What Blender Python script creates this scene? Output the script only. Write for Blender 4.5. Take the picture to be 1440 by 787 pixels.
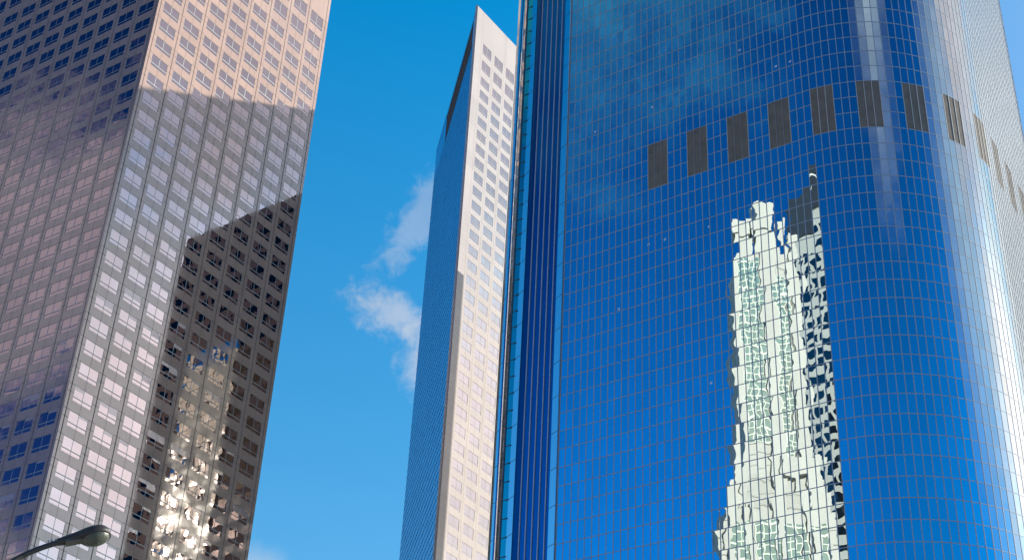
import bpy, math, random
from math import sin, cos, tan, radians as R, pi
from mathutils import Vector
random.seed(7)
for o in list(bpy.data.objects): bpy.data.objects.remove(o)
SC = bpy.context.scene
COL = SC.collection

# ------------------------------------------------------------------ camera
cam_d = bpy.data.cameras.new("camera"); cam = bpy.data.objects.new("camera", cam_d); COL.objects.link(cam)
cam_d.sensor_width = 36.0; cam_d.lens = 36.0 * 2173.98 / 1440.0
cam_d.clip_start = 0.5; cam_d.clip_end = 9000
PITCH, ROLL = R(33.9498), R(3.0387)
fw = Vector((0, cos(PITCH), sin(PITCH))); up0 = Vector((0, -sin(PITCH), cos(PITCH))); rt0 = Vector((1, 0, 0))
rt = cos(ROLL) * rt0 + sin(ROLL) * up0; up = -sin(ROLL) * rt0 + cos(ROLL) * up0
from mathutils import Matrix
CAM = Vector((0, 0, 1.7))
mw = Matrix((( rt.x, up.x, -fw.x, 0), (rt.y, up.y, -fw.y, 0), (rt.z, up.z, -fw.z, 1.7), (0, 0, 0, 1)))
cam.matrix_world = mw
SC.camera = cam
SC.render.resolution_x, SC.render.resolution_y = 1024, 559

# ------------------------------------------------------------------ sun, exposure
SUN_AZ, SUN_EL = 79.0, 23.7
sd = bpy.data.lights.new("sun", 'SUN'); sun = bpy.data.objects.new("sun", sd); COL.objects.link(sun)
sd.energy = 4.6; sd.angle = R(0.5); sd.color = (1.0, 0.93, 0.84)
sv = Vector((cos(R(SUN_EL)) * sin(R(SUN_AZ)), cos(R(SUN_EL)) * cos(R(SUN_AZ)), sin(R(SUN_EL))))
sun.rotation_euler = sv.to_track_quat('Z', 'Y').to_euler(); sun.location = (0, 0, 500)
SC.view_settings.view_transform = 'Standard'; SC.view_settings.look = 'None'
SC.view_settings.gamma = 1.0; SC.view_settings.use_curve_mapping = False
SC.view_settings.exposure = 0.75
SC.render.engine = 'CYCLES'
SC.cycles.max_bounces = 8; SC.cycles.glossy_bounces = 6
SC.cycles.use_denoising = True
SC.cycles.denoiser = 'OPENIMAGEDENOISE'; SC.cycles.denoising_input_passes = 'RGB_ALBEDO_NORMAL'; SC.cycles.denoising_prefilter = 'ACCURATE'

# ------------------------------------------------------------------ node helpers
class NT:
    def __init__(s, tree): s.t = tree; s.n = tree.nodes; s.l = tree.links
    def new(s, typ, **kw):
        n = s.n.new(typ)
        for k, v in kw.items(): setattr(n, k, v)
        return n
    def put(s, sock, v):
        if isinstance(v, bpy.types.NodeSocket): s.l.new(v, sock)
        elif v is not None:
            if isinstance(v, (tuple, list)) and sock.type == 'RGBA' and len(v) == 3: v = (*v, 1)
            sock.default_value = v
    def math(s, op, a, b=None, c=None, clamp=False):
        n = s.new('ShaderNodeMath', operation=op, use_clamp=clamp)
        for i, v in enumerate((a, b, c)):
            if v is not None: s.put(n.inputs[i], v)
        return n.outputs[0]
    def vmath(s, op, a, b=None, scale=None):
        n = s.new('ShaderNodeVectorMath', operation=op)
        s.put(n.inputs[0], a)
        if b is not None: s.put(n.inputs[1], b)
        if scale is not None: s.put(n.inputs['Scale'], scale)
        return n.outputs['Value'] if op in ('DOT_PRODUCT', 'LENGTH') else n.outputs[0]
    def mix(s, f, a, b, typ='MIX'):
        n = s.new('ShaderNodeMix', data_type='RGBA', blend_type=typ)
        s.put(n.inputs[0], f); s.put(n.inputs[6], a); s.put(n.inputs[7], b)
        return n.outputs[2]
    def noise(s, vec, scale, detail=4, rough=0.5, col=False, dist=0.0):
        n = s.new('ShaderNodeTexNoise')
        s.put(n.inputs['Vector'], vec); n.inputs['Scale'].default_value = scale
        n.inputs['Detail'].default_value = detail; n.inputs['Roughness'].default_value = rough
        n.inputs['Distortion'].default_value = dist
        return n.outputs['Color' if col else 'Fac']
    def ramp(s, v, lo, hi, smooth=True, a=0.0, b=1.0):
        n = s.new('ShaderNodeMapRange', interpolation_type='SMOOTHSTEP' if smooth else 'LINEAR')
        s.put(n.inputs[0], v); s.put(n.inputs[1], lo); s.put(n.inputs[2], hi)
        s.put(n.inputs[3], a); s.put(n.inputs[4], b)
        return n.outputs[0]

# ------------------------------------------------------------------ world: sky with clouds
W = bpy.data.worlds.new("World"); SC.world = W; W.use_nodes = True
w = NT(W.node_tree); w.n.clear()
sky = w.new('ShaderNodeTexSky', sky_type='NISHITA', sun_disc=False)
sky.sun_elevation = R(SUN_EL); sky.sun_rotation = R(SUN_AZ)
sky.altitude = 100; sky.air_density = 1.0; sky.dust_density = 0.6; sky.ozone_density = 2.0
tc = w.new('ShaderNodeTexCoord'); DIR = tc.outputs['Generated']
sx = w.new('ShaderNodeSeparateXYZ'); w.put(sx.inputs[0], DIR)
AZN = w.math('MULTIPLY', w.math('ARCTAN2', sx.outputs[0], sx.outputs[1]), 180 / pi)
ELN = w.math('MULTIPLY', w.math('ARCSINE', sx.outputs[2]), 180 / pi)
hs = w.new('ShaderNodeHueSaturation'); hs.inputs['Saturation'].default_value = 1.30
w.put(hs.inputs['Color'], sky.outputs[0])
base = hs.outputs[0]
SKY_TINT = (0.58, 1.63, 1.66)
base = w.mix(1.0, base, SKY_TINT, 'MULTIPLY')
# the sky is deepest far from the sun, towards the west and south-west
def lump(az0, el0, ra, re, rot=0.0, az=None, el=None):
    da = w.math('SUBTRACT', AZN, az0)
    da = w.math('WRAP', da, 180.0, -180.0)
    de = w.math('SUBTRACT', ELN, el0)
    c, s_ = cos(R(rot)), sin(R(rot))
    u = w.math('DIVIDE', w.math('ADD', w.math('MULTIPLY', da, c), w.math('MULTIPLY', de, s_)), ra)
    v = w.math('DIVIDE', w.math('SUBTRACT', w.math('MULTIPLY', de, c), w.math('MULTIPLY', da, s_)), re)
    return w.math('SQRT', w.math('ADD', w.math('MULTIPLY', u, u), w.math('MULTIPLY', v, v)))
hi = w.ramp(ELN, 24, 46)
deep = w.ramp(lump(-140, 35, 92, 60), 0.60, 1.0, a=1.0, b=0.0)
west = w.ramp(lump(-90, 38, 18, 30), 0.6, 1.0, a=1.0, b=0.0)
south = w.ramp(lump(132, 42, 66, 55), 0.70, 1.0, a=1.0, b=0.0)
# towards the horizon the sky pales, high up it holds hardly any red
redless = w.mix(1.0, base, w.mix(w.ramp(ELN, 44, 21, smooth=False), (0.10, 1.0, 1.0), (2.2, 1.02, 0.90)), 'MULTIPLY')
base2 = w.mix(deep, redless, w.mix(1.0, base, w.mix(hi, (0.07, 0.46, 0.79), (0.05, 0.25, 0.47)), 'MULTIPLY'))
base2 = w.mix(w.math('MULTIPLY', west, 1.0), base2, w.mix(1.0, base2, w.mix(w.ramp(ELN, 26, 36), (2.6, 0.24, 0.30), (1.4, 0.34, 0.38)), 'MULTIPLY'))
base2 = w.mix(south, base2, w.mix(1.0, base, w.mix(hi, (0.05, 0.52, 0.84), (0.03, 0.20, 0.40)), 'MULTIPLY'))
base = w.mix(w.math('MULTIPLY', w.ramp(lump(48, 40, 42, 40), 1.0, 0.3), 0.55), base2, (2.9, 3.6, 5.4))
N1 = w.noise(DIR, 9.0, 7, 0.6, dist=0.4)
N2 = w.noise(DIR, 22.0, 6, 0.62, dist=0.3)
N3 = w.noise(DIR, 4.0, 5, 0.55)
N4 = w.noise(DIR, 75.0, 7, 0.65, dist=0.6)
NW = w.math('SUBTRACT', w.math('ADD', w.math('MULTIPLY', N2, 0.55), w.math('MULTIPLY', N4, 0.45)), 0.5)
NA = w.math('SUBTRACT', w.math('ADD', w.math('MULTIPLY', N1, 0.6), w.math('MULTIPLY', N2, 0.4)), 0.5)
cur = base
def cloud(az0, el0, ra, re, rot, dens, colr, rag=2.2, edge=0.55, N=None):
    global cur
    d = lump(az0, el0, ra, re, rot)
    d = w.math('ADD', d, w.math('MULTIPLY', NA if N is None else N, rag))
    a = w.math('MULTIPLY', w.ramp(d, 1.0, 1.0 - edge), dens)
    shade = w.mix(w.ramp(N1, 0.35, 0.65), tuple(x * 0.80 for x in colr), colr)
    cur = w.mix(a, cur, shade)
CW = (4.7, 4.7, 4.8)           # sunlit cloud, in sky units
# low bank of cloud in the east, from the right of the glass tower round to the sun
cloud(80, 27, 30, 14, 0, 1.0, (11.0, 10.2, 10.4), rag=0.7, edge=0.8)
cloud(107, 35, 27, 19, 0, 0.70, (3.6, 4.8, 5.8), rag=0.7, edge=1.0)
cloud(80, 43, 32, 11, 0, 0.85, (5.4, 4.9, 5.2), rag=1.2, edge=0.7)
cloud(46, 33, 22, 16, 0, 0.95, (5.8, 5.9, 6.0), rag=0.8, edge=0.7)
cloud(60, 24, 20, 8, 0, 1.0, (7.5, 7.5, 7.5), rag=0.8, edge=0.7)
# bank in the west, seen in the left tower's shaded side
cloud(-90, 31.5, 17, 6.2, -28, 0.95, (3.6, 3.1, 3.5), rag=2.2, edge=0.6)
cloud(-88, 21.0, 9, 3.5, 0, 0.9, (4.4, 3.8, 3.9), rag=1.8, edge=0.6)
# thin veil high in the south-west and a streak in the south
cloud(-113, 47, 15, 10, 0, 0.62, (0.35, 2.5, 4.6), rag=2.4, edge=0.8)
cloud(170, 51, 20, 18, 6, 0.85, (4.0, 5.0, 5.9), rag=1.0, edge=0.95)
# wisps between the left tower and the wedge tower
cloud(-4.9, 32.3, 2.5, 1.15, -14, 0.50, CW, rag=3.6, edge=1.0, N=NW)
cloud(-3.7, 30.4, 1.3, 2.0, 20, 0.46, CW, rag=3.4, edge=1.0, N=NW)
cloud(-4.4, 36.0, 3.6, 1.2, 62, 0.28, CW, rag=4.2, edge=1.0, N=NW)
cloud(-9.3, 22.6, 1.5, 1.2, 0, 0.35, CW, rag=2.5, edge=0.9)
# added haze near the western horizon, unseen, warming the light on shaded walls
cloud(-150, 4, 85, 13, 0, 0.95, (3.2, 2.7, 2.4), rag=0.5, edge=0.6)
bg = w.new('ShaderNodeBackground'); w.put(bg.inputs[0], cur); bg.inputs[1].default_value = 0.10
wo = w.new('ShaderNodeOutputWorld'); w.l.new(bg.outputs[0], wo.inputs[0])

# ------------------------------------------------------------------ materials
def mat(name):
    m = bpy.data.materials.new(name); m.use_nodes = True
    t = NT(m.node_tree); t.n.clear()
    p = t.new('ShaderNodeBsdfPrincipled'); o = t.new('ShaderNodeOutputMaterial'); t.l.new(p.outputs[0], o.inputs[0])
    return m, t, p
def pos(t): return t.new('ShaderNodeNewGeometry').outputs['Position']
def nrm(t): return t.new('ShaderNodeNewGeometry').outputs['Normal']
def wavy(t, p, amp, scale, stretch=(1, 1, 1), attr=None, detail=1.5, amp2=0.0, scale2=1.0):
    """panes are never quite flat: the normal wanders across each one"""
    v = t.vmath('MULTIPLY', pos(t), stretch)
    if attr:
        a = t.new('ShaderNodeAttribute', attribute_name=attr)
        v = t.vmath('ADD', v, t.vmath('SCALE', a.outputs['Vector'], scale=97.0))
    c = t.vmath('SCALE', t.vmath('SUBTRACT', t.noise(v, scale, detail, 0.5, col=True), (0.5, 0.5, 0.5)), scale=amp)
    if amp2:
        c2 = t.vmath('SCALE', t.vmath('SUBTRACT', t.noise(pos(t), scale2, 2, 0.5, col=True), (0.5, 0.5, 0.5)), scale=amp2)
        c = t.vmath('ADD', c, c2)
    t.put(p.inputs['Normal'], t.vmath('NORMALIZE', t.vmath('ADD', nrm(t), c)))
def plain(name, col, rough=0.6, metal=0.0, var=0.12, vs=1.5, spec=None):
    m, t, p = mat(name)
    n = t.noise(pos(t), vs, 5, 0.6)
    a = tuple(c * (1 - var) for c in col); b = tuple(min(1, c * (1 + var)) for c in col)
    t.put(p.inputs['Base Color'], t.mix(n, a, b))
    p.inputs['Roughness'].default_value = rough; p.inputs['Metallic'].default_value = metal
    if spec is not None: p.inputs['Specular IOR Level'].default_value = spec
    return m
def mirror(name, col, rough, amp, scale, stretch=(1, 1, 1), attr=None, amp2=0, scale2=1, detail=1.5, dirt=0.08):
    m, t, p = mat(name)
    n = t.noise(pos(t), 0.35, 4, 0.6)
    a = tuple(c * (1 - dirt) for c in col)
    t.put(p.inputs['Base Color'], t.mix(n, a, col))
    p.inputs['Metallic'].default_value = 1.0; p.inputs['Roughness'].default_value = rough
    wavy(t, p, amp, scale, stretch, attr, detail, amp2, scale2)
    return m
def granite(name, col, ior, rough):
    m, t, p = mat(name)
    P = pos(t)
    n1 = t.noise(P, 0.12, 4, 0.6); n2 = t.noise(P, 3.2, 6, 0.7)
    n3 = t.noise(t.vmath('MULTIPLY', P, (1, 1, 0.08)), 0.8, 4, 0.6)
    c = t.mix(n1, tuple(x * 0.9 for x in col), tuple(x * 1.08 for x in col))
    c = t.mix(t.math('MULTIPLY', n2, 0.35), c, tuple(x * 0.75 for x in col))
    c = t.mix(t.ramp(n3, 0.5, 0.75, b=0.45), c, tuple(x * 0.72 for x in col))
    t.put(p.inputs['Base Color'], c)
    p.inputs['IOR'].default_value = ior; p.inputs['Roughness'].default_value = rough
    wavy(t, p, 0.008, 0.35, detail=2)
    return m
M_GRAN = granite("polished_granite", (0.485, 0.338, 0.268), 2.25, 0.05)
M_GRAN2 = granite("pale_granite", (0.47, 0.425, 0.405), 1.75, 0.04)
M_JOINT = plain("joint_sealant", (0.13, 0.11, 0.105), 0.8, spec=0.1)
M_ALU = plain("anodised_aluminium", (0.40, 0.42, 0.40), 0.35, 0.45)
M_WIN = mirror("coated_window_glass", (0.52, 0.465, 0.475), 0.012, 0.012, 0.42, attr=None, amp2=0.006, scale2=0.09)
M_WIN2 = mirror("grey_window_glass", (0.58, 0.53, 0.545), 0.01, 0.010, 0.5)
M_BLIND = plain('window_blind', (0.50, 0.46, 0.45), 0.16, 0.6, var=.1)
M_BLUEG = mirror("blue_curtain_glass", (0.10, 0.49, 0.86), 0.03, 0.05, 0.28, stretch=(1, 1, 0.35), detail=2)
M_GLASS = mirror("blue_mirror_glass", (0.755, 0.805, 0.765), 0.004, 0.0080, 0.60, attr='pid', amp2=0.003, scale2=0.12)
def vary(m, lo):
    t = NT(m.node_tree); p = [n for n in t.n if n.type == 'BSDF_PRINCIPLED'][0]
    a = t.new('ShaderNodeAttribute', attribute_name='pid'); sp = t.new('ShaderNodeSeparateXYZ'); t.put(sp.inputs[0], a.outputs['Vector'])
    old = p.inputs['Base Color'].links[0].from_socket
    k = t.ramp(sp.outputs[1], 0, 1, smooth=False, a=lo, b=1.0)
    t.put(p.inputs['Base Color'], t.mix(1.0, old, t.mix(k, (0, 0, 0), (1, 1, 1)), 'MULTIPLY'))
vary(M_GLASS, 0.90); vary(M_GRAN, 0.86); vary(M_GRAN2, 0.90)
M_NAVY = mirror("navy_glass", (0.09, 0.24, 0.36), 0.02, 0.008, 0.5)
M_TEAL = mirror("teal_glass", (0.22, 0.74, 0.50), 0.01, 0.02, 0.4)
M_GREYG = mirror('grey_mirror_strip', (0.44, 0.48, 0.48), 0.02, 0.03, 0.5)
M_STEEL = mirror("brushed_column_cladding", (0.62, 0.78, 0.82), 0.10, 0.02, 0.3)
M_MULL = plain("grey_mullion", (0.27, 0.34, 0.42), 0.6, 0.0, spec=0.25)
M_FIN = plain("silver_fin", (0.55, 0.57, 0.62), 0.35, 0.3)
M_LOUV = plain("louvre_slats", (0.18, 0.165, 0.145), 0.8, var=0.4, vs=0.8, spec=0.1)
M_LFRAME = plain("louvre_frame", (0.42, 0.41, 0.39), 0.7)
M_DARK = plain("dark_recess", (0.035, 0.028, 0.026), 0.8)
M_RIB = plain("recess_ribs", (0.14, 0.115, 0.10), 0.7)
M_ROOF = plain("roof_membrane", (0.30, 0.29, 0.28), 0.9)
M_STONE = plain("white_cast_stone", (0.355, 0.37, 0.365), 0.6, var=0.12)
M_GREENG = mirror("green_bay_glass", (0.36, 0.50, 0.44), 0.02, 0.01, 0.6)
M_STONEF = plain("pale_green_frame", (0.40, 0.45, 0.42), 0.5)
M_SPAN = plain("grey_spandrel", (0.46, 0.48, 0.48), 0.5)
M_DGLASS = mirror("dark_ribbon_glass", (0.10, 0.13, 0.17), 0.02, 0.01, 0.5)
M_DBAND = plain("dark_parapet_band", (0.03, 0.035, 0.05), 0.4)
M_WHITE = plain("white_sign_enamel", (0.85, 0.86, 0.86), 0.4)
M_BROWN = plain("brown_slab_stone", (0.27, 0.165, 0.11), 0.5)
M_BAYG = mirror("rippled_bay_glass", (0.78, 0.74, 0.68), 0.02, 0.10, 0.5, detail=2)
M_REAR = granite("added_beige_rear", (0.47, 0.435, 0.39), 1.28, 0.12)  # beige rear invented for the glass tower, bounces sunlight to the slab's bay
vary(M_REAR, 0.8); [n for n in M_REAR.node_tree.nodes if n.type == 'BSDF_PRINCIPLED'][0].inputs['Specular IOR Level'].default_value = 0.10
[n for n in M_GRAN2.node_tree.nodes if n.type == 'BSDF_PRINCIPLED'][0].inputs['Specular IOR Level'].default_value = 0.45
M_ASPH = plain("asphalt", (0.05, 0.05, 0.052), 0.9, var=0.25, vs=0.7)
M_PAVE = plain("concrete_pavement", (0.32, 0.31, 0.29), 0.9, var=0.15)
M_PAINT = plain("road_paint", (0.75, 0.75, 0.72), 0.8)
M_LAMP = plain("weathered_lamp_casting", (0.036, 0.031, 0.025), 0.5, 0.0, var=0.35, vs=9)
M_LAMP2 = plain("galvanised_neck_plate", (0.13, 0.12, 0.10), 0.5, 0.2, var=0.3, vs=14)
M_BOLT = plain("bright_bolt", (0.6, 0.6, 0.58), 0.3, 0.8)
def lens_mat():
    m, t, p = mat("prismatic_lens")
    v = t.new('ShaderNodeTexVoronoi'); t.put(v.inputs['Vector'], pos(t)); v.inputs['Scale'].default_value = 60
    t.put(p.inputs['Base Color'], t.mix(t.noise(pos(t), 7, 3, 0.6), (0.040, 0.042, 0.030), (0.12, 0.125, 0.095)))
    b = t.new('ShaderNodeBump'); b.inputs['Strength'].default_value = 0.35; b.inputs['Distance'].default_value = 0.01
    t.put(b.inputs['Height'], v.outputs['Distance']); t.put(p.inputs['Normal'], b.outputs[0])
    p.inputs['Roughness'].default_value = 0.28; p.inputs['IOR'].default_value = 1.42
    p.inputs['Transmission Weight'].default_value = 0.0
    return m
M_LENS = lens_mat()

# ------------------------------------------------------------------ mesh helpers
def empty(name, loc, label, cat, group=None):
    o = bpy.data.objects.new(name, None); COL.objects.link(o); o.location = loc
    o['label'] = label; o['category'] = cat
    if group: o['group'] = group
    return o
class MB:
    def __init__(s): s.v = []; s.f = []; s.m = []; s.pid = []; s.cur = 0.0
    def quad(s, a, b, c, d, m=0, pid=0.0):
        i = len(s.v); s.v += [tuple(a), tuple(b), tuple(c), tuple(d)]; s.f.append((i, i + 1, i + 2, i + 3)); s.m.append(m); s.pid.append(pid)
    def box(s, o, ax, ay, az, m=0):
        """box from corner o along three edge vectors"""
        o, ax, ay, az = Vector(o), Vector(ax), Vector(ay), Vector(az)
        if ax.cross(ay).dot(az) < 0: ax, ay = ay, ax
        p = [o, o + ax, o + ax + ay, o + ay]; p += [q + az for q in p]
        i = len(s.v); s.v += [tuple(q) for q in p]
        for f in ((3, 2, 1, 0), (4, 5, 6, 7), (0, 1, 5, 4), (1, 2, 6, 5), (2, 3, 7, 6), (3, 0, 4, 7)):
            s.f.append(tuple(i + k for k in f)); s.m.append(m); s.pid.append(s.cur)
    def prism(s, pts, z0, z1, m=0, mtop=None):
        n = len(pts); area = sum(pts[k][0] * pts[(k + 1) % n][1] - pts[(k + 1) % n][0] * pts[k][1] for k in range(n))
        if area < 0: pts = pts[::-1]
        i = len(s.v); s.v += [(p[0], p[1], z0) for p in pts] + [(p[0], p[1], z1) for p in pts]
        for k in range(n):
            k2 = (k + 1) % n; s.f.append((i + k, i + k2, i + n + k2, i + n + k)); s.m.append(m); s.pid.append(0.0)
        s.f.append(tuple(i + n + k for k in range(n))); s.m.append(m if mtop is None else mtop); s.pid.append(0.0)
        s.f.append(tuple(i + k for k in reversed(range(n)))); s.m.append(m); s.pid.append(0.0)
    def tube(s, path, radii, seg=16, m=0):
        path = [Vector(p) for p in path]; rings = []
        for k, p in enumerate(path):
            d = (path[min(k + 1, len(path) - 1)] - path[max(k - 1, 0)]).normalized()
            a = d.cross(Vector((0, 0, 1)))
            if a.length < 1e-3: a = d.cross(Vector((0, 1, 0)))
            a.normalize(); b = d.cross(a)
            i = len(s.v); rings.append(i)
            for j in range(seg):
                q = 2 * pi * j / seg; s.v.append(tuple(p + radii[k] * (cos(q) * a + sin(q) * b)))
        for r0, r1 in zip(rings, rings[1:]):
            for j in range(seg):
                j2 = (j + 1) % seg; s.f.append((r0 + j, r0 + j2, r1 + j2, r1 + j)); s.m.append(m); s.pid.append(0.0)
        s.f.append(tuple(rings[0] + j for j in reversed(range(seg)))); s.m.append(m); s.pid.append(0.0)
        s.f.append(tuple(rings[-1] + j for j in range(seg))); s.m.append(m); s.pid.append(0.0)
    def mesh(s, name, mats, off=(0, 0, 0), smooth=False, pid=False):
        me = bpy.data.meshes.new(name)
        ox, oy, oz = off
        me.from_pydata([(x - ox, y - oy, z - oz) for x, y, z in s.v], [], s.f)
        for mm in (mats if isinstance(mats, (list, tuple)) else [mats]): me.materials.append(mm)
        me.polygons.foreach_set('material_index', s.m)
        if smooth: me.polygons.foreach_set('use_smooth', [True] * len(s.f))
        if pid:
            a = me.attributes.new('pid', 'FLOAT_VECTOR', 'FACE')
            rr = random.Random(3); vals = []
            for q in s.pid:
                r2 = random.Random(int(q * 7919) + 11); vals += [r2.random(), r2.random(), r2.random()]
            a.data.foreach_set('vector', vals)
        me.update()
        return me
    def build(s, name, mats, parent=None, smooth=False, pid=False, kind=None):
        off = tuple(parent.matrix_basis.translation) if parent else (0, 0, 0)
        if parent and parent.parent: off = tuple(Vector(off) + parent.parent.matrix_basis.translation)
        o = bpy.data.objects.new(name, s.mesh(name, mats, off, smooth, pid)); COL.objects.link(o)
        if parent: o.parent = parent
        if kind: o['kind'] = kind
        return o
def d2(az): return Vector((sin(R(az)), cos(R(az))))
def v3(p, z): return Vector((p[0], p[1], z))
def to_px(P):
    d = Vector(P) - CAM; z = d.dot(fw)
    if z <= 0.1: return None
    return (720 + 2173.98 * d.dot(rt) / z, 393.5 - 2173.98 * d.dot(up) / z)
def seen_area(pts, nor):
    """picture area of a flat patch, 0 when it faces away or lies outside the frame"""
    c = sum((Vector(p) for p in pts), Vector((0, 0, 0))) / len(pts)
    if (CAM - c).dot(nor) <= 0: return 0.0
    q = [to_px(p) for p in pts]
    if any(x is None for x in q): return 0.0
    cx = sum(x for x, _ in q) / len(q); cy = sum(y for _, y in q) / len(q)
    if not (0 < cx < 1440 and 0 < cy < 787): return 0.0
    n = len(q)
    return abs(sum(q[k][0] * q[(k + 1) % n][1] - q[(k + 1) % n][0] * q[k][1] for k in range(n))) / 2

# ------------------------------------------------------------------ ground, road
def structure(mb, name, m):
    o = mb.build(name, m); o['kind'] = 'structure'; return o
g = MB(); g.quad((-4000, -4000, 0), (4000, -4000, 0), (4000, 4000, 0), (-4000, 4000, 0)); structure(g, 'ground', M_PAVE)
g = MB(); u, n_ = d2(-56), d2(34); c0 = Vector((0, 30))
g.quad(v3(c0 - u * 400 - n_ * 7, .004), v3(c0 + u * 400 - n_ * 7, .004), v3(c0 + u * 400 + n_ * 7, .004), v3(c0 - u * 400 + n_ * 7, .004))
structure(g, 'road', M_ASPH)
g = MB()
for k in range(-40, 40):
    a = c0 + u * (k * 9)
    g.quad(v3(a - n_ * .07, .008), v3(a + u * 3 - n_ * .07, .008), v3(a + u * 3 + n_ * .07, .008), v3(a + n_ * .07, .008))
structure(g, 'road_marking', M_PAINT)
for sgn, nm in ((-1, 'pavement'), (1, 'pavement')):
    g = MB(); a = c0 - u * 400 + n_ * (7.002 * sgn)
    g.box(v3(a, 0), v3(u * 800, 0), v3(n_ * (4 * sgn), 0), (0, 0, .13)); structure(g, nm, M_PAVE)

# ------------------------------------------------------------------ stone towers with punched windows
def window_meshes(Wd, Ht, low, tag, fr=.045, mid=True, alu=None):
    """a two-light window over a low strip light; local x along the wall, y outwards, z up, origin at its lower centre"""
    f = MB(); d = .07
    def bar(x0, x1, z0, z1, y0=-.12, y1=-.035): f.box((x0, y0, z0), (x1 - x0, 0, 0), (0, y1 - y0, 0), (0, 0, z1 - z0))
    h = Wd / 2
    bar(-h, -h + fr, 0, Ht); bar(h - fr, h, 0, Ht); bar(-h + fr, h - fr, Ht - fr, Ht); bar(-h + fr, h - fr, 0, fr)
    bar(-h + fr, h - fr, low, low + .12, -.12, -.02)
    if mid: bar(-.042, .042, low + .12, Ht - fr); bar(-.04, .04, fr, low)
    fm = f.mesh(tag + '_frame', alu or M_ALU)
    g = MB(); y = -.06
    def pane(x0, x1, z0, z1):
        e = random.uniform(-.004, .004); k = random.uniform(-.004, .004)
        g.quad((x0, y + e, z0), (x1, y - e, z0), (x1, y - e + k, z1), (x0, y + e + k, z1))
    pane(-h + fr, 0, low + .16, Ht - fr); pane(0, h - fr, low + .16, Ht - fr); pane(-h + fr, h - fr, fr, low)
    for x0, x1 in ((-h + fr, -.06), (.06, h - fr)):      # blinds let down behind some panes
        if alu is None and random.random() < .45:
            zb = low + .16 + (Ht - low) * random.choice((.3, .45, .6, .7))
            g.quad((x0, y + .006, zb), (x1, y + .006, zb), (x1, y + .006, Ht - fr), (x0, y + .006, Ht - fr), 1)
    return fm, g

def stone_face(root, P, az, side, bays, s0, pitch, Wd, rows, ztop, zbot, gran, joints, wins, length, thick=.5, blank=0.0, detail=True):
    """piers, spandrels and joints of one wall. side=+1: the outside is to the right of the direction az.
    rows = list of (top z, height, low strip height)."""
    u = d2(az); n = d2(az + 90 * side)
    wl = MB(); inn = n * -thick
    def bx(s0_, s1_, z0, z1, out=0.0):
        a = P + u * s0_ + n * out; wl.cur = random.random() * 50; wl.box(v3(a, z0), v3(u * (s1_ - s0_), 0), v3(n * -(thick + out), 0), (0, 0, z1 - z0))
    starts = [s0 + i * pitch for i in range(bays)]
    edges = [blank] + sum(([s, s + Wd] for s in starts), []) + [length]
    zc = [zbot] + sorted(r[0] for r in rows) + [ztop]
    for i in range(0, len(edges), 2):
        for za_, zb_ in zip(zc, zc[1:]): bx(edges[i], edges[i + 1], za_, zb_)
    zl = sorted(rows, key=lambda r: r[0])
    for s in starts:
        z = zbot
        for (t, h, lo) in zl:
            bx(s, s + Wd, z, t - h); z = t
        bx(s, s + Wd, z, ztop)
    # joints: thin recess-coloured strips standing 3 mm proud of the slabs
    jm = MB()
    def strip(sa, sb, za, zb):
        a = P + u * sa + n * .004; b = P + u * sb + n * .004
        q = [v3(a, za), v3(b, za), v3(b, zb), v3(a, zb)]
        if side > 0: q = q[::-1]
        jm.quad(*q)
    jw = joints
    for i in range(bays + 1):
        c = (edges[2 * i] + edges[2 * i + 1]) / 2 if 0 < i < bays else (s0 - (pitch - Wd) / 2 if i == 0 else starts[-1] + Wd + (pitch - Wd) / 2)
        strip(c - jw * 1.9, c + jw * 1.9, zbot, ztop)
    for (t, h, lo) in zl:
        for zz in (t + .02, t - h * .52):
            for i in range(0, len(edges), 2):
                c0_ = edges[i]; c1_ = edges[i + 1]
                strip(c0_, c1_, zz, zz + jw * 1.5)
    for s in starts:
        for k, (t, h, lo) in enumerate(zl):
            zz = zl[k - 1][0] if k else t - h - 1.5
            strip(s + Wd / 2 - jw * .7, s + Wd / 2 + jw * .7, zz + .03, t - h - .03)
    # window places
    for s in starts:
        for (t, h, lo) in zl:
            c = P + u * (s + Wd / 2)
            pts = [v3(P + u * s, t - h), v3(P + u * (s + Wd), t - h), v3(P + u * (s + Wd), t), v3(P + u * s, t)]
            wins.append((seen_area(pts, v3(n, 0)), v3(c, t - h), n, h, lo))
    return wl, jm

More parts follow.
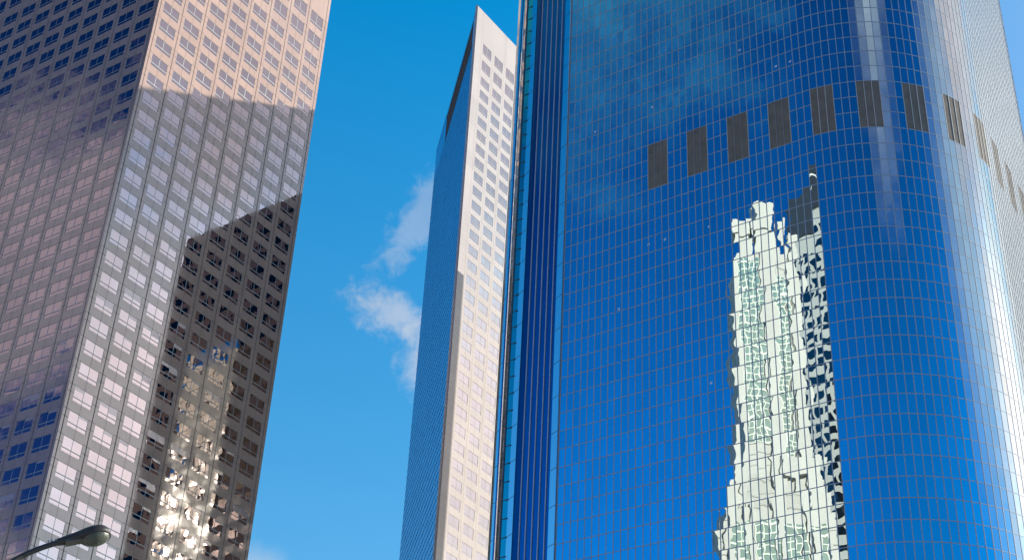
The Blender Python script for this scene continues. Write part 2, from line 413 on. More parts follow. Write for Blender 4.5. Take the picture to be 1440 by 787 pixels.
def place_windows(root, wins, cache, Wd, glass, tag, limit=100, alu=None):
    wins.sort(key=lambda x: -x[0])
    restf, restg = MB(), MB()
    for k, (ar, c, n, h, lo) in enumerate(wins):
        key = (round(h, 3), round(lo, 3))
        ang = math.atan2(-n.x, n.y)            # local y -> n
        if k < limit and ar > 0:
            vk = key + (random.randrange(14),)
            if vk not in cache:
                fm, g = window_meshes(Wd, h, lo, tag, alu=alu); cache[vk] = (fm, g.mesh(tag + '_pane', [glass, M_BLIND]))
            fm, gm = cache[vk]
            o = bpy.data.objects.new('window', fm); COL.objects.link(o); o.parent = root
            o.location = c - Vector(root.location); o.rotation_euler = (0, 0, ang)
            g = bpy.data.objects.new('pane', gm); COL.objects.link(g); g.parent = o
        else:
            ca, sa = cos(ang), sin(ang)
            def tr(p): return (c.x + p[0] * ca - p[1] * sa, c.y + p[0] * sa + p[1] * ca, c.z + p[2])
            hh = Wd / 2
            def bar(x0, x1, z0, z1, y0=-.12, y1=-.035):
                o_ = Vector(tr((x0, y0, z0))); restf.box(o_, Vector(tr((x1, y0, z0))) - o_, Vector(tr((x0, y1, z0))) - o_, (0, 0, z1 - z0))
            fr = .045
            bar(-hh, -hh + fr, 0, h); bar(hh - fr, hh, 0, h); bar(-hh + fr, hh - fr, h - fr, h); bar(-hh + fr, hh - fr, 0, fr)
            bar(-hh + fr, hh - fr, lo, lo + .12, -.12, -.02); bar(-.042, .042, lo + .12, h - fr)
            e = random.uniform(-.004, .004)
            for x0, x1, z0, z1 in ((-hh + fr, 0, lo + .16, h - fr), (0, hh - fr, lo + .16, h - fr), (-hh + fr, hh - fr, fr, lo)):
                restg.quad(tr((x0, -.06 + e, z0)), tr((x1, -.06 - e, z0)), tr((x1, -.06, z1)), tr((x0, -.06, z1)))
    o = restf.build('window', alu or M_ALU, root, kind='stuff')
    if restg.f: restg.build('pane', glass, o)

MS = 1.2          # size of the two granite towers against the surveyed reference
def zs(z): return 1.7 + (z - 1.7) * MS
AZR, AZL = 35.435, -55.556
Pw = Vector((-61.31, 193.03)) * MS
FH = 3.96
# left granite tower
LC = Pw - d2(AZR) * (1.2 * MS)                      # its near corner
ltop = zs(220.6)
rows_l = [(zs(211.05), 3.2 * MS, .60 * MS), (zs(206.05), 3.2 * MS, .60 * MS)]
z_ = 129.40 + FH * 18
while z_ > 20: rows_l.append((zs(z_), 2.40 * MS, .58 * MS)); z_ -= FH
gt = empty('granite_tower', (LC.x, LC.y, 0), 'brown granite office tower on the left with punched windows, shadow across its sunlit side', 'office tower')
wins = []
lenR, lenL = 40.1 * MS, 59.5 * MS
wr, jr = stone_face(gt, LC, AZR, 1, 8, 1.2 * MS, 4.861 * MS, 3.52 * MS, rows_l, ltop, 0, M_GRAN, .05, wins, lenR)
wlft, jl = stone_face(gt, LC, AZL, -1, 12, 1.2 * MS, 4.82 * MS, 3.52 * MS, rows_l, ltop, 0, M_GRAN, .05, wins, lenL, blank=.5)
wr.build('sunlit_wall', M_GRAN, gt, pid=True); wlft.build('shaded_wall', M_GRAN, gt, pid=True)
jr.build('panel_joints', M_JOINT, gt); jl.build('panel_joints', M_JOINT, gt)
core = MB()
uR, uL = d2(AZR), d2(AZL)
A = LC; Bc = LC + uR * lenR; Dc = LC + uL * lenL; Cc = Bc + uL * lenL
ins = .52
core.prism([A + (uR + uL) * ins, Bc + uL * ins - uR * .003, Cc, Dc + uR * ins - uL * .003], 0, ltop - .3, 0)
core.build('rear_wall', [M_GRAN], gt)
rf = MB(); rf.prism([A + (uR + uL) * .6, Bc + uL * .6 - uR * .1, Cc - (uR + uL) * .1, Dc + uR * .6 - uL * .1], ltop - .29, ltop - .05); rf.build('roof', M_ROOF, gt)
place_windows(gt, wins, {}, 3.52 * MS, M_WIN, 'granite_window')

# wedge-shaped tower in the middle
AZB = -10.43
MC = Vector((-11.71, 268.45)) * MS
mtop = zs(260.45)
rows_m = [(zs(250.86), 3.1 * MS, .5 * MS), (zs(245.80), 3.1 * MS, .5 * MS)]
z_ = 240.70
while z_ > 20: rows_m.append((zs(z_), 2.42 * MS, .5 * MS)); z_ -= FH
wt = empty('wedge_tower', (MC.x, MC.y, 0), 'tall pale wedge-shaped tower with a sharp blue glass corner, behind the glass tower', 'office tower')
wins = []
lenM, lenB = 42.0 * MS, 56.8 * MS
wm, jm_ = stone_face(wt, MC, AZR, 1, 7, 3.47 * MS, 4.83 * MS, 3.42 * MS, rows_m, mtop, 0, M_GRAN2, .026, wins, lenM)
wm.build('stone_wall', M_GRAN2, wt, pid=True); jm_.build('panel_joints', plain('pale_sealant', (0.30, 0.26, 0.24), 0.8, spec=0.1), wt)
place_windows(wt, wins, {}, 3.42 * MS, M_WIN2, 'pale_window', alu=plain('matt_white_frame', (0.46, 0.44, 0.43), 0.8, spec=0.05))
uB = d2(AZB); nB = d2(AZB - 90)
E1 = MC + uR * lenM; E2 = MC + uB * lenB
cg = MB(); fr_ = MB()
pw, ph = 1.6 * MS, 1.98 * MS
zslot0, zslot1 = zs(250.9), zs(258.9)
sslot0, sslot1 = 3.2 * MS, 41.5 * MS
ncol = int(lenB / pw)
# solid glass skin below and around the roof slot, panes slightly out of true
def bpane(sa, sb, za, zb):
    e = [random.uniform(-.004, .004) for _ in range(2)]
    a = MC + uB * sa; b = MC + uB * sb
    cg.quad(v3(b + nB * e[0], za), v3(a - nB * e[0], za), v3(a - nB * (e[0] - e[1]), zb), v3(b + nB * (e[0] + e[1]), zb))
for i in range(ncol + 1):
    sa = i * pw + .35; sb = min(sa + pw, lenB - .05)
    if sb - sa < .2: continue
    z = 0
    while z < mtop - .02:
        zb = min(z + ph, mtop)
        inside = sa > sslot0 - .1 and sb < sslot1 + .1
        if not (inside and zb > zslot0 and z < zslot1):
            bpane(sa, sb, z, zb)
        z = zb
cg.build('blue_curtain_wall', M_BLUEG, wt)
z = ph
while z < mtop:
    a = MC + uB * .4 + nB * .02; 
    if not (zslot0 - .1 < z < zslot1): fr_.box(v3(a, z - .05), v3(uB * (lenB - .5), 0), v3(nB * .05, 0), (0, 0, .10))
    z += ph
for i in range(ncol + 1):
    s = i * pw + .35
    a = MC + uB * (s - .03) + nB * .015
    inslot = sslot0 < s < sslot1
    fr_.box(v3(a, 0), v3(uB * .06, 0), v3(nB * .035, 0), (0, 0, (zslot0 if inslot else mtop)))
fr_.build('curtain_wall_bars', plain("blue_bars", (0.05, 0.24, 0.46), 0.4, 0.3), wt)
# core, roof and the dark slot under the parapet
core = MB(); q = [MC + uR * .5 + uB * 1.2, E1, E2 - uB * .1]
inB = MC - nB * 3.0
core.prism([MC + (uR + uB) * .55, E1 - uR * .01 - d2(AZR + 90) * .52, E2 - uB * .02 - nB * .1], 0, zslot0 - .2)
core.build('rear_wall', M_GRAN2, wt)
core = MB(); core.prism([MC + uR * 7 + uB * 3.5, E1 - uR * .01 - d2(AZR + 90) * .6, E2 - uB * .2 - nB * 2.2], zslot0 - .19, mtop - .6); core.build('roof', M_DARK, wt)
sl = MB()
sl.box(v3(MC + uB * sslot0 - nB * .02, zslot0 - .15), v3(uB * (sslot1 - sslot0), 0), v3(-nB * 2.0, 0), (0, 0, .15), 0)
sl.box(v3(MC + uB * sslot0 - nB * .02, zslot1), v3(uB * (sslot1 - sslot0), 0), v3(-nB * 2.0, 0), (0, 0, .3), 0)
k = 0; s = sslot0
while s < sslot1:
    sl.box(v3(MC + uB * s - nB * .1, zslot0), v3(uB * .35, 0), v3(-nB * 1.6, 0), (0, 0, zslot1 - zslot0), 1); s += 1.9
    if k % 2: sl.box(v3(MC + uB * (s + .5) - nB * .3, zslot0 + 2.5), v3(uB * .8, 0), v3(-nB * 1.0, 0), (0, 0, 1.4), 1)
    k += 1
sl.build('louvred_slot', [M_DARK, M_RIB], wt)
ed = MB(); ed.box(v3(MC + nB * .03, 0), v3(uB * .33, 0), v3(-nB * .3, 0), (0, 0, mtop)); ed.build('corner_trim', M_GRAN2, wt)

# ------------------------------------------------------------------ blue glass tower
K = 0.6
AZG = 33.85
Nv = d2(AZG); Xv = Vector((cos(R(AZG)), -sin(R(AZG))))
P4 = Vector((58.0732, 236.277)) * K
def G(x, y): return P4 + Xv * (x * K) + Nv * (y * K)        # plan reference -> world
CW_, RH = 1.537, 4.0
X0, XR, RAD = -2.0, 26.8, 28.8
NF = 0
# stations along the wall: from the left end of the grid (s = -37 columns) round the corner to the far side
def station(s):
    """point and outward normal (plan reference units) at arc length s from x=0 on the front"""
    if s <= X0: return (s, 0.0), (0.0, -1.0)
    q = RAD * pi / 2
    if s <= X0 + q:
        a = (s - X0) / RAD; return (X0 + RAD * sin(a), RAD * (1 - cos(a))), (sin(a), -cos(a))
    s2 = s - X0 - q
    if s2 <= 34.4: return (XR, RAD + s2), (1.0, 0.0)
    a = (s2 - 34.4) / RAD
    a = min(a, R(55))
    rest = max(0.0, s2 - 34.4 - RAD * R(55))
    x = XR - RAD * (1 - cos(a)); y = RAD + 34.4 + RAD * sin(a)
    return (x - sin(a) * rest, y + cos(a) * rest), (cos(a), sin(a))
LIGHTS = [(-9.61, 56.25), (-4.47, 54.23), (-2.40, 54.22), (-32.49, 54.16), (-23.29, 54.48), (-15.14, 45.40), (-21.57, 45.45), (-24.00, 45.46), (-15.55, 36.42), (-28.46, 42.06)]
def ceil_mat():
    m, t, p = mat('ceiling_light_glow'); p.inputs['Base Color'].default_value = (.3, .4, .5, 1)
    p.inputs['Emission Color'].default_value = (.55, .62, .80, 1); p.inputs['Emission Strength'].default_value = 0.13; return m
M_CEIL = ceil_mat()
gl = empty('glass_tower', (*G(-2, 0), 0), 'blue mirror glass tower with a rounded corner and a row of dark louvre panels', 'office tower')
C0, C1 = -37, 66
ZR0 = 3.0
rows_g = [ZR0 + RH * i for i in range(0, 104)]           # row lines, reference z
GTOP = 415.0
def zg(z): return 1.7 + (z - 1.7) * K
louv = {}
for k in range(-4, 8):
    for i in range(3): louv[k * 6 + i] = k
panes = []
mull = MB(); restp = MB()
for c in range(C0, C1):
    (xa, ya), na = station(c * CW_); (xb, yb), nb = station((c + 1) * CW_)
    a, b = G(xa, ya), G(xb, yb)
    ub = (b - a).normalized(); n = Vector((ub.y, -ub.x))
    if n.dot(G(xa + na[0], ya + na[1]) - a) < 0: n = -n
    # vertical mullion at the start of the column
    nn = (G(xa + na[0], ya + na[1]) - a).normalized()
    tt = Vector((-nn.y, nn.x)); mwid = .092
    mull.box(v3(a - tt * mwid / 2 - nn * .05, 0), v3(tt * mwid, 0), v3(nn * .075, 0), (0, 0, zg(GTOP)))
    for zr in rows_g:
        if zr >= GTOP: break
        z0, z1 = zg(zr), zg(zr + RH)
        if c in louv and 199 <= zr < 211: continue
        tx = random.gauss(0, .0008); tz = random.gauss(0, .0009)
        off = n * -.01
        q = [v3(a + off + n * (tx - tz), z0), v3(b + off + n * (-tx - tz), z0), v3(b + off + n * (-tx + tz), z1), v3(a + off + n * (tx + tz), z1)]
        if (q[1] - q[0]).cross(q[3] - q[0]).dot(v3(n, 0)) < 0: q = q[::-1]
        panes.append((seen_area(q, v3(n, 0)), q, c * 131 + zr * 17.3))
    # transoms
    for zr in rows_g:
        if zr > GTOP: break
        if c in louv and 199 < zr < 211: continue
        z0 = zg(zr)
        mull.box(v3(a - n * .04, z0 - .048), v3(b - a, 0), v3(n * .055, 0), (0, 0, .086))
panes.sort(key=lambda p: -p[0])
mull.build('mullion_grid', M_MULL, gl)
for k, (ar, q, pid) in enumerate(panes):
    if k < 100:
        p = MB(); p.quad(*q, pid=pid); p.build('glass_pane', M_GLASS, gl, pid=True)
    else: restp.quad(*q, pid=pid)
restp.build('glass_pane', M_GLASS, gl, pid=True, kind='stuff')
# louvre panels: three columns wide, three rows tall
for k in range(-4, 8):
    lv = MB()
    zt, zb = zg(211), zg(199)
    for i in range(3):
        c = k * 6 + i
        (xa, ya), na = station(c * CW_); (xb, yb), nb = station((c + 1) * CW_)
        a, b = G(xa, ya), G(xb, yb); ub = (b - a).normalized(); n = Vector((ub.y, -ub.x))
        if n.dot(G(xa + na[0], ya + na[1]) - a) < 0: n = -n
        lv.box(v3(a - n * .10, zb + .05), v3(b - a, 0), v3(n * .05, 0), (0, 0, zt - zb - .1), 0)
        nsl = 34; hs_ = (zt - zb - .12) / nsl
        for j in range(nsl):
            z = zb + .06 + j * hs_
            dpt = .016 + .012 * random.random()
            lv.box(v3(a + ub * .05 - n * .052, z), v3(ub * ((b - a).length - .1), 0), v3(n * dpt, -.02), (0, 0, hs_ * .78), 0)
        for e, w_ in ((a, .09), (b, .09)):
            lv.box(v3(e - ub * w_ / 2 - n * .04, zb + .05), v3(ub * w_, 0), v3(n * .069, 0), (0, 0, zt - zb - .1), 1)
    o = lv.build('louvre_panel', [M_LOUV, M_LFRAME], gl)
# left end of the front: cladding columns, fins and the narrow glass strips
def strip_part(name, mat_, pts, m=None, smooth=False):
    s = MB()
    for (p, q) in zip(pts, pts[1:]):
        a, b = G(*p), G(*q)
        s.quad(v3(a, 0), v3(b, 0), v3(b, zg(GTOP)), v3(a, zg(GTOP)))
        # facing: outwards is towards -y in plan
        v = s.v[-4:]; nn_ = (Vector(v[1]) - Vector(v[0])).cross(Vector(v[3]) - Vector(v[0]))
        if nn_.dot(v3(-Nv, 0)) < 0 and nn_.dot(v3(-Xv, 0)) < 0: s.f[-1] = s.f[-1][::-1]
    return s.build(name, mat_, gl, smooth=smooth)
def column(x0, x1, y0, y1):
    """cladding column drawn in plan as a shallow bow turned a little to the left"""
    pts = []
    for i in range(7):
        t_ = i / 6; bow = -.28 * sin(pi * t_)
        pts.append((x0 + (x1 - x0) * t_, y0 + (y1 - y0) * t_ + bow))
    return pts
strip_part('cladding_column', M_STEEL, [(-56.95, .6)] + [(-57.02, -.48), (-59.0, .44)] + [(-59.02, .9)])
strip_part('navy_glass_strip', M_NAVY, [(-59.0, .8), (-66.5, .8)])
strip_part('cladding_column', M_STEEL, [(-66.48, .9), (-66.5, -.48), (-68.35, .38), (-68.37, .9)])
strip_part('teal_glass_strip', M_TEAL, [(-68.35, .42), (-69.75, .46)])
strip_part('grey_glass_strip', M_GREYG, [(-69.85, .3), (-71.35, 1.43)])
strip_part('cladding_column', M_STEEL, [(-71.3, .9), (-71.35, .35), (-72.1, .70), (-73.25, 1.55)], smooth=False)
fb = MB()
for i in range(5):
    x = -59.9 - i * 1.42
    if i < 5:
        a = G(x, .79); fb.box(v3(a - Xv * .05, 0), v3(Xv * .075, 0), v3(-Nv * .16, 0), (0, 0, zg(GTOP)))
fb.build('vertical_fin', M_FIN, gl)
tb = MB()
for zr in rows_g:
    if zr > GTOP: break
    z = zg(zr); a, b = G(-68.35, .35), G(-69.75, .55)
    tb.box(v3(a, z - .05), v3(b - a, 0), v3(-Nv * .06, 0), (0, 0, .1))
a = G(-69.8, .5); tb.box(v3(a - Xv * .06, 0), v3(Xv * .12, 0), v3(-Nv * .12, 0), (0, 0, zg(GTOP)))
for j, zr in enumerate(rows_g):          # cladding joints every second row, the two columns staggered
    if zr > GTOP: break
    z = zg(zr)
    if j % 2 == 0: pr = [((-57.02, -.48), (-59.0, .44))]
    else: pr = [((-66.5, -.48), (-68.35, .38)), ((-71.35, .35), (-72.1, .70))]
    for p, q in pr:
        a, b = G(*p), G(*q); tb.box(v3(a - Nv * .004, z - .03), v3(b - a, 0), v3(-Nv * .012, 0), (0, 0, .06))
tb.build('dark_joint_bars', plain("dark_joint", (0.05, 0.07, 0.09), 0.5), gl)
# a few ceiling lights of the offices show through the glass
for (cc_, rr_) in LIGHTS:
    a = G(cc_ * CW_, 0) + Nv * -.012; q = MB(); z = zg(ZR0 + RH * rr_)
    for dx in (-.10, .06):
        q.quad(v3(a + Xv * (dx - .05), z), v3(a + Xv * (dx + .05), z + .04), v3(a + Xv * (dx + .09), z + .34), v3(a + Xv * (dx + .01), z + .30))
    q.build('ceiling_light', M_CEIL, gl)
# body behind the skin, roofs and the upper setback
out = [station(c * CW_) for c in range(C0, C1 + 1)]
body = [(p[0] - n_[0] * .6, p[1] - n_[1] * .6) for p, n_ in out]
yb_ = 112.0
body = [p for p in body if p[1] < yb_ - 2] + [(body[-1][0] - 14, yb_), (-73.0, yb_), (-73.0, 3.6), (-71.4, 1.4), (-59, 1.2), (-57, 1.0)]
bm_ = MB(); bm_.prism([G(*p) for p in body], 0, zg(GTOP) - .3); bm_.build('rear_wall', M_REAR, gl, pid=True)  # unseen back, added pale and tall to reflect sunlight into the slab's bay
rfm = MB(); rfm.prism([G(*p) for p in [(-68, 5), (18, 22), (18, 80), (-68, 108)]], zg(GTOP) - .29, zg(GTOP) + .5); rfm.build('roof', M_ROOF, gl)
# ------------------------------------------------------------------ towers across the street, seen in the mirror glass
def GL(x, y): return P4 + Xv * x + Nv * y                 # metres in the glass tower's own axes
def block(mb, c, az, wx, wy, z0, z1, m=0):
    """box centred on c, its front normal pointing to azimuth az"""
    n = d2(az); t_ = d2(az + 90)
    mb.box(v3(c - t_ * wx / 2 - n * wy / 2, z0), v3(t_ * wx, 0), v3(n * wy, 0), (0, 0, z1 - z0), m)
stc = GL(-76.8, -165.0)
st = empty('stone_tower', (stc.x, stc.y, 0), 'white stone tower with green glass bays and turrets, mirrored in the blue glass', 'office tower')
AZW = 64.0
def W_(t_, n_): return stc + d2(AZW + 90) * t_ + d2(AZW) * n_     # t_: along the front, n_: outwards
sh = MB()
block(sh, stc, AZW, 15.8, 15, 0, 225)
block(sh, W_(.3, -1), AZW, 20.0, 17, 0, 163.5); block(sh, W_(.3, -1), AZW, 27.0, 20, 0, 154.5)
for t_ in (-7.3, 7.3): block(sh, W_(t_, 7.2), AZW, 1.8, 1.8, 0, 223)
for t_, w_ in ((0.5, 3.2), (6.2, 1.8)): block(sh, W_(t_, 7.8), AZW, w_, 1.4, 0, 225)
for t_ in (-11.5, -7.4, -1, 5.5, 10.5): block(sh, W_(t_ + 1, 9.3), AZW, 1.7, 1.2, 0, 156)
sh.build('stone_shaft', M_STONE, st)
tu = MB(); block(tu, W_(-4.6, 3.5), AZW, 4.0, 5, 225, 231.5); block(tu, W_(-4.6, 3.5), AZW, 4.9, 5.8, 231.5, 236.5)
block(tu, W_(.9, 2.5), AZW, 4.2, 5.0, 225, 234); block(tu, W_(.9, 2.5), AZW, 5.0, 5.8, 234, 242.5); block(tu, W_(.0, 2.5), AZW, 2.0, 2.4, 242.5, 244)
block(tu, W_(4.9, 4), AZW, 1.2, 1.4, 225, 238); block(tu, W_(6.8, 6), AZW, 1.6, 1.8, 225, 231); block(tu, W_(5.6, 3), AZW, 3.2, 4, 225, 229)
tu.build('turret', M_STONE, st)
tu = MB(); block(tu, W_(9, 6.2), AZW, 2.0, 2.2, 163, 169); block(tu, W_(11.8, 8), AZW, 2.0, 2.0, 154, 160); block(tu, W_(-10.4, 7.5), AZW, 2.0, 2.0, 154, 161); block(tu, W_(3, 8.2), AZW, 4.4, 2.0, 163, 168); tu.build('turret', M_STONE, st)
def bay(parent, cfun, t0, t1, nout, z0, z1, nx, rh, glass, frame, out=.10):
    gm = MB(); fm = MB()
    a, b = cfun(t0, nout), cfun(t1, nout); n = (cfun(0, 1) - cfun(0, 0)); u_ = (b - a)
    q = [v3(a, z0), v3(b, z0), v3(b, z1), v3(a, z1)]
    if (q[1] - q[0]).cross(q[3] - q[0]).dot(v3(n, 0)) < 0: q = q[::-1]
    gm.quad(*q)
    for i in range(nx + 1):
        p = a + u_ * (i / nx); fm.box(v3(p - u_.normalized() * .12, z0), v3(u_.normalized() * .24, 0), v3(n * out, 0), (0, 0, z1 - z0))
    z = z0
    while z < z1:
        fm.box(v3(a, z), v3(u_, 0), v3(n * (out * .9), 0), (0, 0, .38)); z += rh
    o = fm.build('bay_frame', frame, parent); gm.build('bay_glass', glass, o)
sj = MB(); z = 40.0
while z < 223:
    for wy_, tt_, ww_ in ((15.06, 0, 15.86), ):
        block(sj, W_(tt_, 0), AZW, ww_, wy_, z, z + .22)
    z += 3.4
for t_ in (-7.6, -1.15, 2.15, 4.75, 7.6):
    p = W_(t_, 7.53); sj.box(v3(p, 165), v3(d2(AZW + 90) * .22, 0), v3(d2(AZW) * .06, 0), (0, 0, 58))
z = 100.0
while z < 153: block(sj, W_(.3, -1), AZW, 27.06, 20.06, z, z + .25); z += 3.6
sj.build('stone_joint', plain('grey_stone_joint', (0.20, 0.21, 0.20), .8), st)
bay(st, W_, 5.15, 5.95, 7.62, 170, 219, 1, 3.4, M_DGLASS, M_STONEF)
bay(st, W_, 2.3, 4.6, 7.6, 166, 218, 2, 1.7, M_GREENG, M_STONEF)
bay(st, W_, -6.3, -1.3, 7.6, 172, 223, 4, 2.0, M_GREENG, M_STONEF)
for t0 in (-11.2, -5.2, .8, 7.4): bay(st, W_, t0, t0 + 4.4, 9.1, 100, 151.5, 3, 2.2, M_GREENG, M_STONEF)

gc = GL(-50.5, -198.0)
gr = empty('gridded_tower', (gc.x, gc.y, 0), 'grey tower with dark ribbon windows and dark parapet, mirrored beside the white one', 'office tower')
a_ = R(14)
dl = -Xv * cos(a_) - Nv * sin(a_); dr = Xv * sin(a_) - Nv * cos(a_)
LL, LR = 36.0, 34.0
core = MB(); core.prism([gc, gc + dl * LL, gc + dl * LL + dr * LR, gc + dr * LR], 0, 263.0); core.build('spandrel_wall', M_SPAN, gr)
wn = MB()
for (dd, ln, nn_) in ((dl, LL, -dr), (dr, LR - .2, -dl)):
    z = 60.0
    while z < 258:
        s = .7
        while s < ln - .8:
            wd = min(2.9 if (int(s * 3) % 4) else 3.9, ln - s - .4)
            wn.box(v3(gc + dd * s - nn_ * .1, z), v3(dd * wd, 0), v3(nn_ * .13, 0), (0, 0, 2.7)); s += wd + .8
        z += 4.5
wn.build('ribbon_window', M_DGLASS, gr)
db = MB(); db.prism([gc - dl * .4 - dr * .4, gc + dl * (LL + .4) - dr * .4, gc + dl * (LL + .4) + dr * (LR + .4), gc + dr * (LR + .4) - dl * .4], 262, 277); db.build('parapet_band', M_DBAND, gr)
dm = MB()
cc = gc + dl * 2.2 + dr * 2.2
for z0, z1, r_ in ((277.01, 280, 2.6), (280.02, 285, 2.0), (285.02, 287, 1.3)):
    dm.prism([cc + Vector((cos(q_ * pi / 8), sin(q_ * pi / 8))) * r_ for q_ in range(16)], z0, z1)
dm.build('rooftop_drum', M_DGLASS, gr)
sg = MB()
prev = None
for i in range(15):                                  # a white swirl sign on the dark band
    q_ = i / 14 * 2 * pi * .85 + .6
    p = (4.2 + 1.5 * cos(q_), 270.0 + 2.4 * sin(q_))
    if prev:
        n_s = -dr
        sg.quad(v3(gc + dl * prev[0] + n_s * .5, prev[1] - .35), v3(gc + dl * p[0] + n_s * .5, p[1] - .35), v3(gc + dl * p[0] + n_s * .5, p[1] + .35), v3(gc + dl * prev[0] + n_s * .5, prev[1] + .35))
    prev = p
sg.build('roof_sign', M_WHITE, gr)

# slab tower behind the glass tower: mirrored dark in the left tower, its shadow lies on the wedge tower
p1, p2 = Vector((64.0, 256.4)), Vector((29.0, 281.3))
bu = (p2 - p1).normalized(); bn = Vector((bu.y, -bu.x))
if bn.dot(-p1) < 0: bn = -bn
p3 = p2 + bu * 23.5
bk = Vector((17.9, 306.0)) - p3
bb = empty('slab_tower', (p1.x, p1.y, 0), 'dark brown slab tower with a glazed bay, mirrored low in the left tower', 'office tower')
sb = MB(); HB = 258.8
p1x = p1 - bu * .8; bd = bk.normalized()
sb.prism([p1x, p3, p3 + bk, p1x + bk], 0, HB)
sb.prism([p1x + bk + bd * .01, p3 + bk + bd * .01, Vector((38.1, 334.5)), p1x + bk + bd * 34], 0, 243.4); sb.build('stone_slab', M_BROWN, bb)  # unseen rear block, shaped to cast the shadow strip on the wedge tower
bw = MB(); LB = (p3 - p1).length
z = 20.0
while z < HB - 5:
    for i in range(13):
        s = 1.2 + i * 4.9
        if 10 < s < 29 and z < HB - 40: continue
        if s + 3.2 > LB: continue
        bw.box(v3(p1 + bu * s - bn * .1, z), v3(bu * 3.2, 0), v3(bn * .14, 0), (0, 0, 2.4))
    z += 4.4
bw.build('window_band', mirror('dark_brown_glass', (0.055, 0.045, 0.04), 0.05, 0.01, 0.5), bb)
be = MB(); be.box(v3(p1 + bu * 10.5 - bn * .1, 0), v3(bu * 19, 0), v3(bn * .5, 0), (0, 0, HB - 38)); 
be.build('stone_bay', M_BROWN, bb)
bg_ = MB()
for i in range(11):
    for j in range(int((HB - 40) / 3.0)):
        a = p1 + bu * (10.7 + i * 1.7) + bn * .42; e1_, e2_ = random.gauss(0, .02), random.gauss(0, .02)
        q = [v3(a + bn * e1_, j * 3.0), v3(a + bu * 1.6 - bn * e1_, j * 3.0), v3(a + bu * 1.6 + bn * (e2_ - e1_), j * 3.0 + 2.85), v3(a + bn * (e1_ + e2_), j * 3.0 + 2.85)]
        if (q[1] - q[0]).cross(q[3] - q[0]).dot(v3(bn, 0)) < 0: q = q[::-1]
        bg_.quad(*q)
bg_.build('bay_glass', M_BAYG, bb)

# ------------------------------------------------------------------ street lamp, lower left corner
pole = Vector((-6.64, 18.885, 0))
sl_ = empty('street_lamp', pole, 'weathered cobra-head street lamp on a curved arm in front of the granite tower', 'street lamp')
ax2 = Vector((cos(R(16.5)), sin(R(16.5)), 0)); TILT = R(22)
ax = (ax2 * cos(TILT) + Vector((0, 0, 1)) * sin(TILT)).normalized()
side = Vector((-ax2.y, ax2.x, 0)); upv = ax.cross(side) * 1.0
if upv.z < 0: upv = -upv
# the head hangs a little rolled on its arm, lens towards the road
rl = R(19); side, upv = side * cos(rl) - upv * sin(rl), upv * cos(rl) + side * sin(rl)
tip = Vector((-5.22, 19.313, 10.272)); HLEN = .70
neck = tip - ax * HLEN
pm = MB(); pm.tube([(pole.x, pole.y, 0), (pole.x, pole.y, .5), (pole.x, pole.y, .52), (pole.x, pole.y, 8.9)], [.13, .13, .095, .06], 16); pm.build('pole', M_LAMP, sl_, smooth=True)
bs = MB(); bs.prism([(pole.x + .2 * cos(q * pi / 2 + .5), pole.y + .2 * sin(q * pi / 2 + .5)) for q in range(4)], .0, .06); bs.build('base_plate', M_LAMP, sl_)
am = MB(); path = []
P0 = Vector((pole.x, pole.y, 8.88)); P3 = neck + ax * .10
P1_ = P0 + Vector((0, 0, .62)) + ax2 * .02; P2_ = neck - ax * .36 - Vector((0, 0, .035))
for i in range(19):
    t_ = i / 18; path.append((1 - t_) ** 3 * P0 + 3 * (1 - t_) ** 2 * t_ * P1_ + 3 * (1 - t_) * t_ * t_ * P2_ + t_ ** 3 * P3)
am.tube(path, [.040 - .004 * i / 18 for i in range(19)], 14); am.build('arm', M_LAMP, sl_, smooth=True)
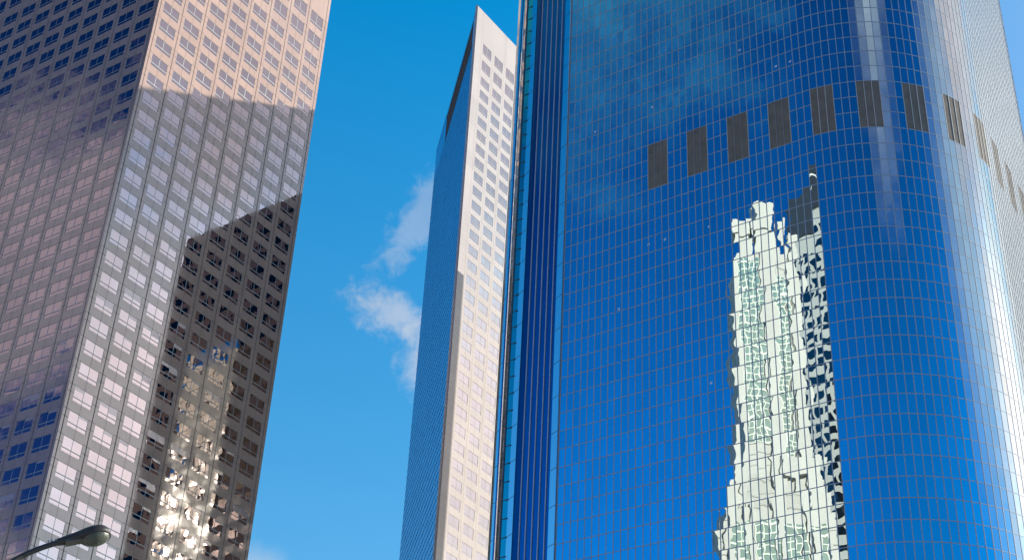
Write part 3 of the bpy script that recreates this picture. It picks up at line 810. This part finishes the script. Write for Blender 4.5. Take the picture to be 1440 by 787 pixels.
# head: lofted housing, flat below, domed above
hd = MB(); NS, NR = 22, 28; rings = []
def prof(t_):
    """half width, height above, depth below, along the head 0..1"""
    if t_ < .40: w_ = .046 + .040 * (t_ / .40) ** 1.2
    else:
        q = (t_ - .40) / .60; w_ = .086 + .060 * sin(min(1, q * 1.9) * pi / 2); w_ *= math.sqrt(max(0.0, 1 - max(0, (q - .52) / .48) ** 2.2))
    return w_
for i in range(NS + 1):
    t_ = i / NS; w_ = max(.004, prof(t_)); c = neck + ax * (HLEN * t_)
    hu = (.042 + .075 * sin(min(1.0, t_ * 1.15) * pi / 2)) * (w_ / max(prof(min(t_, .8)), .004)) ** .8
    hd_ = .040 + .012 * t_ if t_ < .9 else .050 * (1 - (t_ - .9) / .1 * .9)
    i0 = len(hd.v); rings.append(i0)
    for j in range(NR):
        q = 2 * pi * j / NR; cx, sz = cos(q), sin(q)
        yv = w_ * (abs(cx) ** .8) * (1 if cx > 0 else -1)
        zv = hu * (abs(sz) ** .9) if sz > 0 else -hd_ * (abs(sz) ** .5)
        hd.v.append(tuple(c + side * yv + upv * zv))
for r0, r1 in zip(rings, rings[1:]):
    for j in range(NR):
        j2 = (j + 1) % NR; hd.f.append((r0 + j, r0 + j2, r1 + j2, r1 + j)); hd.m.append(0); hd.pid.append(0)
hd.f.append(tuple(rings[0] + j for j in range(NR))); hd.m.append(0); hd.pid.append(0)
hd.f.append(tuple(rings[-1] + j for j in reversed(range(NR)))); hd.m.append(0); hd.pid.append(0)
head = hd.build('lamp_head', M_LAMP, sl_, smooth=True)
ln = MB(); rings = []; lc = neck + ax * (HLEN * .71) - upv * .046
for i in range(9):
    f_ = i / 8; rr = cos(f_ * pi / 2) if i < 8 else .03; dz = -.10 * sin(f_ * pi / 2)
    i0 = len(ln.v); rings.append(i0)
    for j in range(28):
        q = 2 * pi * j / 28; ln.v.append(tuple(lc + ax * (.185 * rr * cos(q)) + side * (.135 * rr * sin(q)) + upv * dz))
for r0, r1 in zip(rings, rings[1:]):
    for j in range(28):
        j2 = (j + 1) % 28; ln.f.append((r0 + j2, r0 + j, r1 + j, r1 + j2)); ln.m.append(0); ln.pid.append(0)
ln.f.append(tuple(rings[-1] + j for j in range(28))); ln.m.append(0); ln.pid.append(0)
ln.build('lens', M_LENS, head, smooth=True)
rm = MB(); rp = []
for j in range(29):
    q = 2 * pi * j / 28; rp.append(lc + ax * (.194 * cos(q)) + side * (.143 * sin(q)) - upv * .002)
rm.tube(rp, [.013] * 29, 8); rm.build('lens_rim', M_LAMP, head, smooth=True)
np_ = MB(); a = neck + ax * .10 - upv * .062 - side * .05
np_.box(a, ax * .24, side * .10, upv * .03); np_.build('neck_plate', M_LAMP2, head)
for k in range(3):
    bt = MB(); c = neck - ax * (.02 + .045 * k) - side * .030 + upv * .012
    bt.tube([c, c - side * .022], [.012, .011], 8); bt.build('bolt', M_BOLT, sl_)
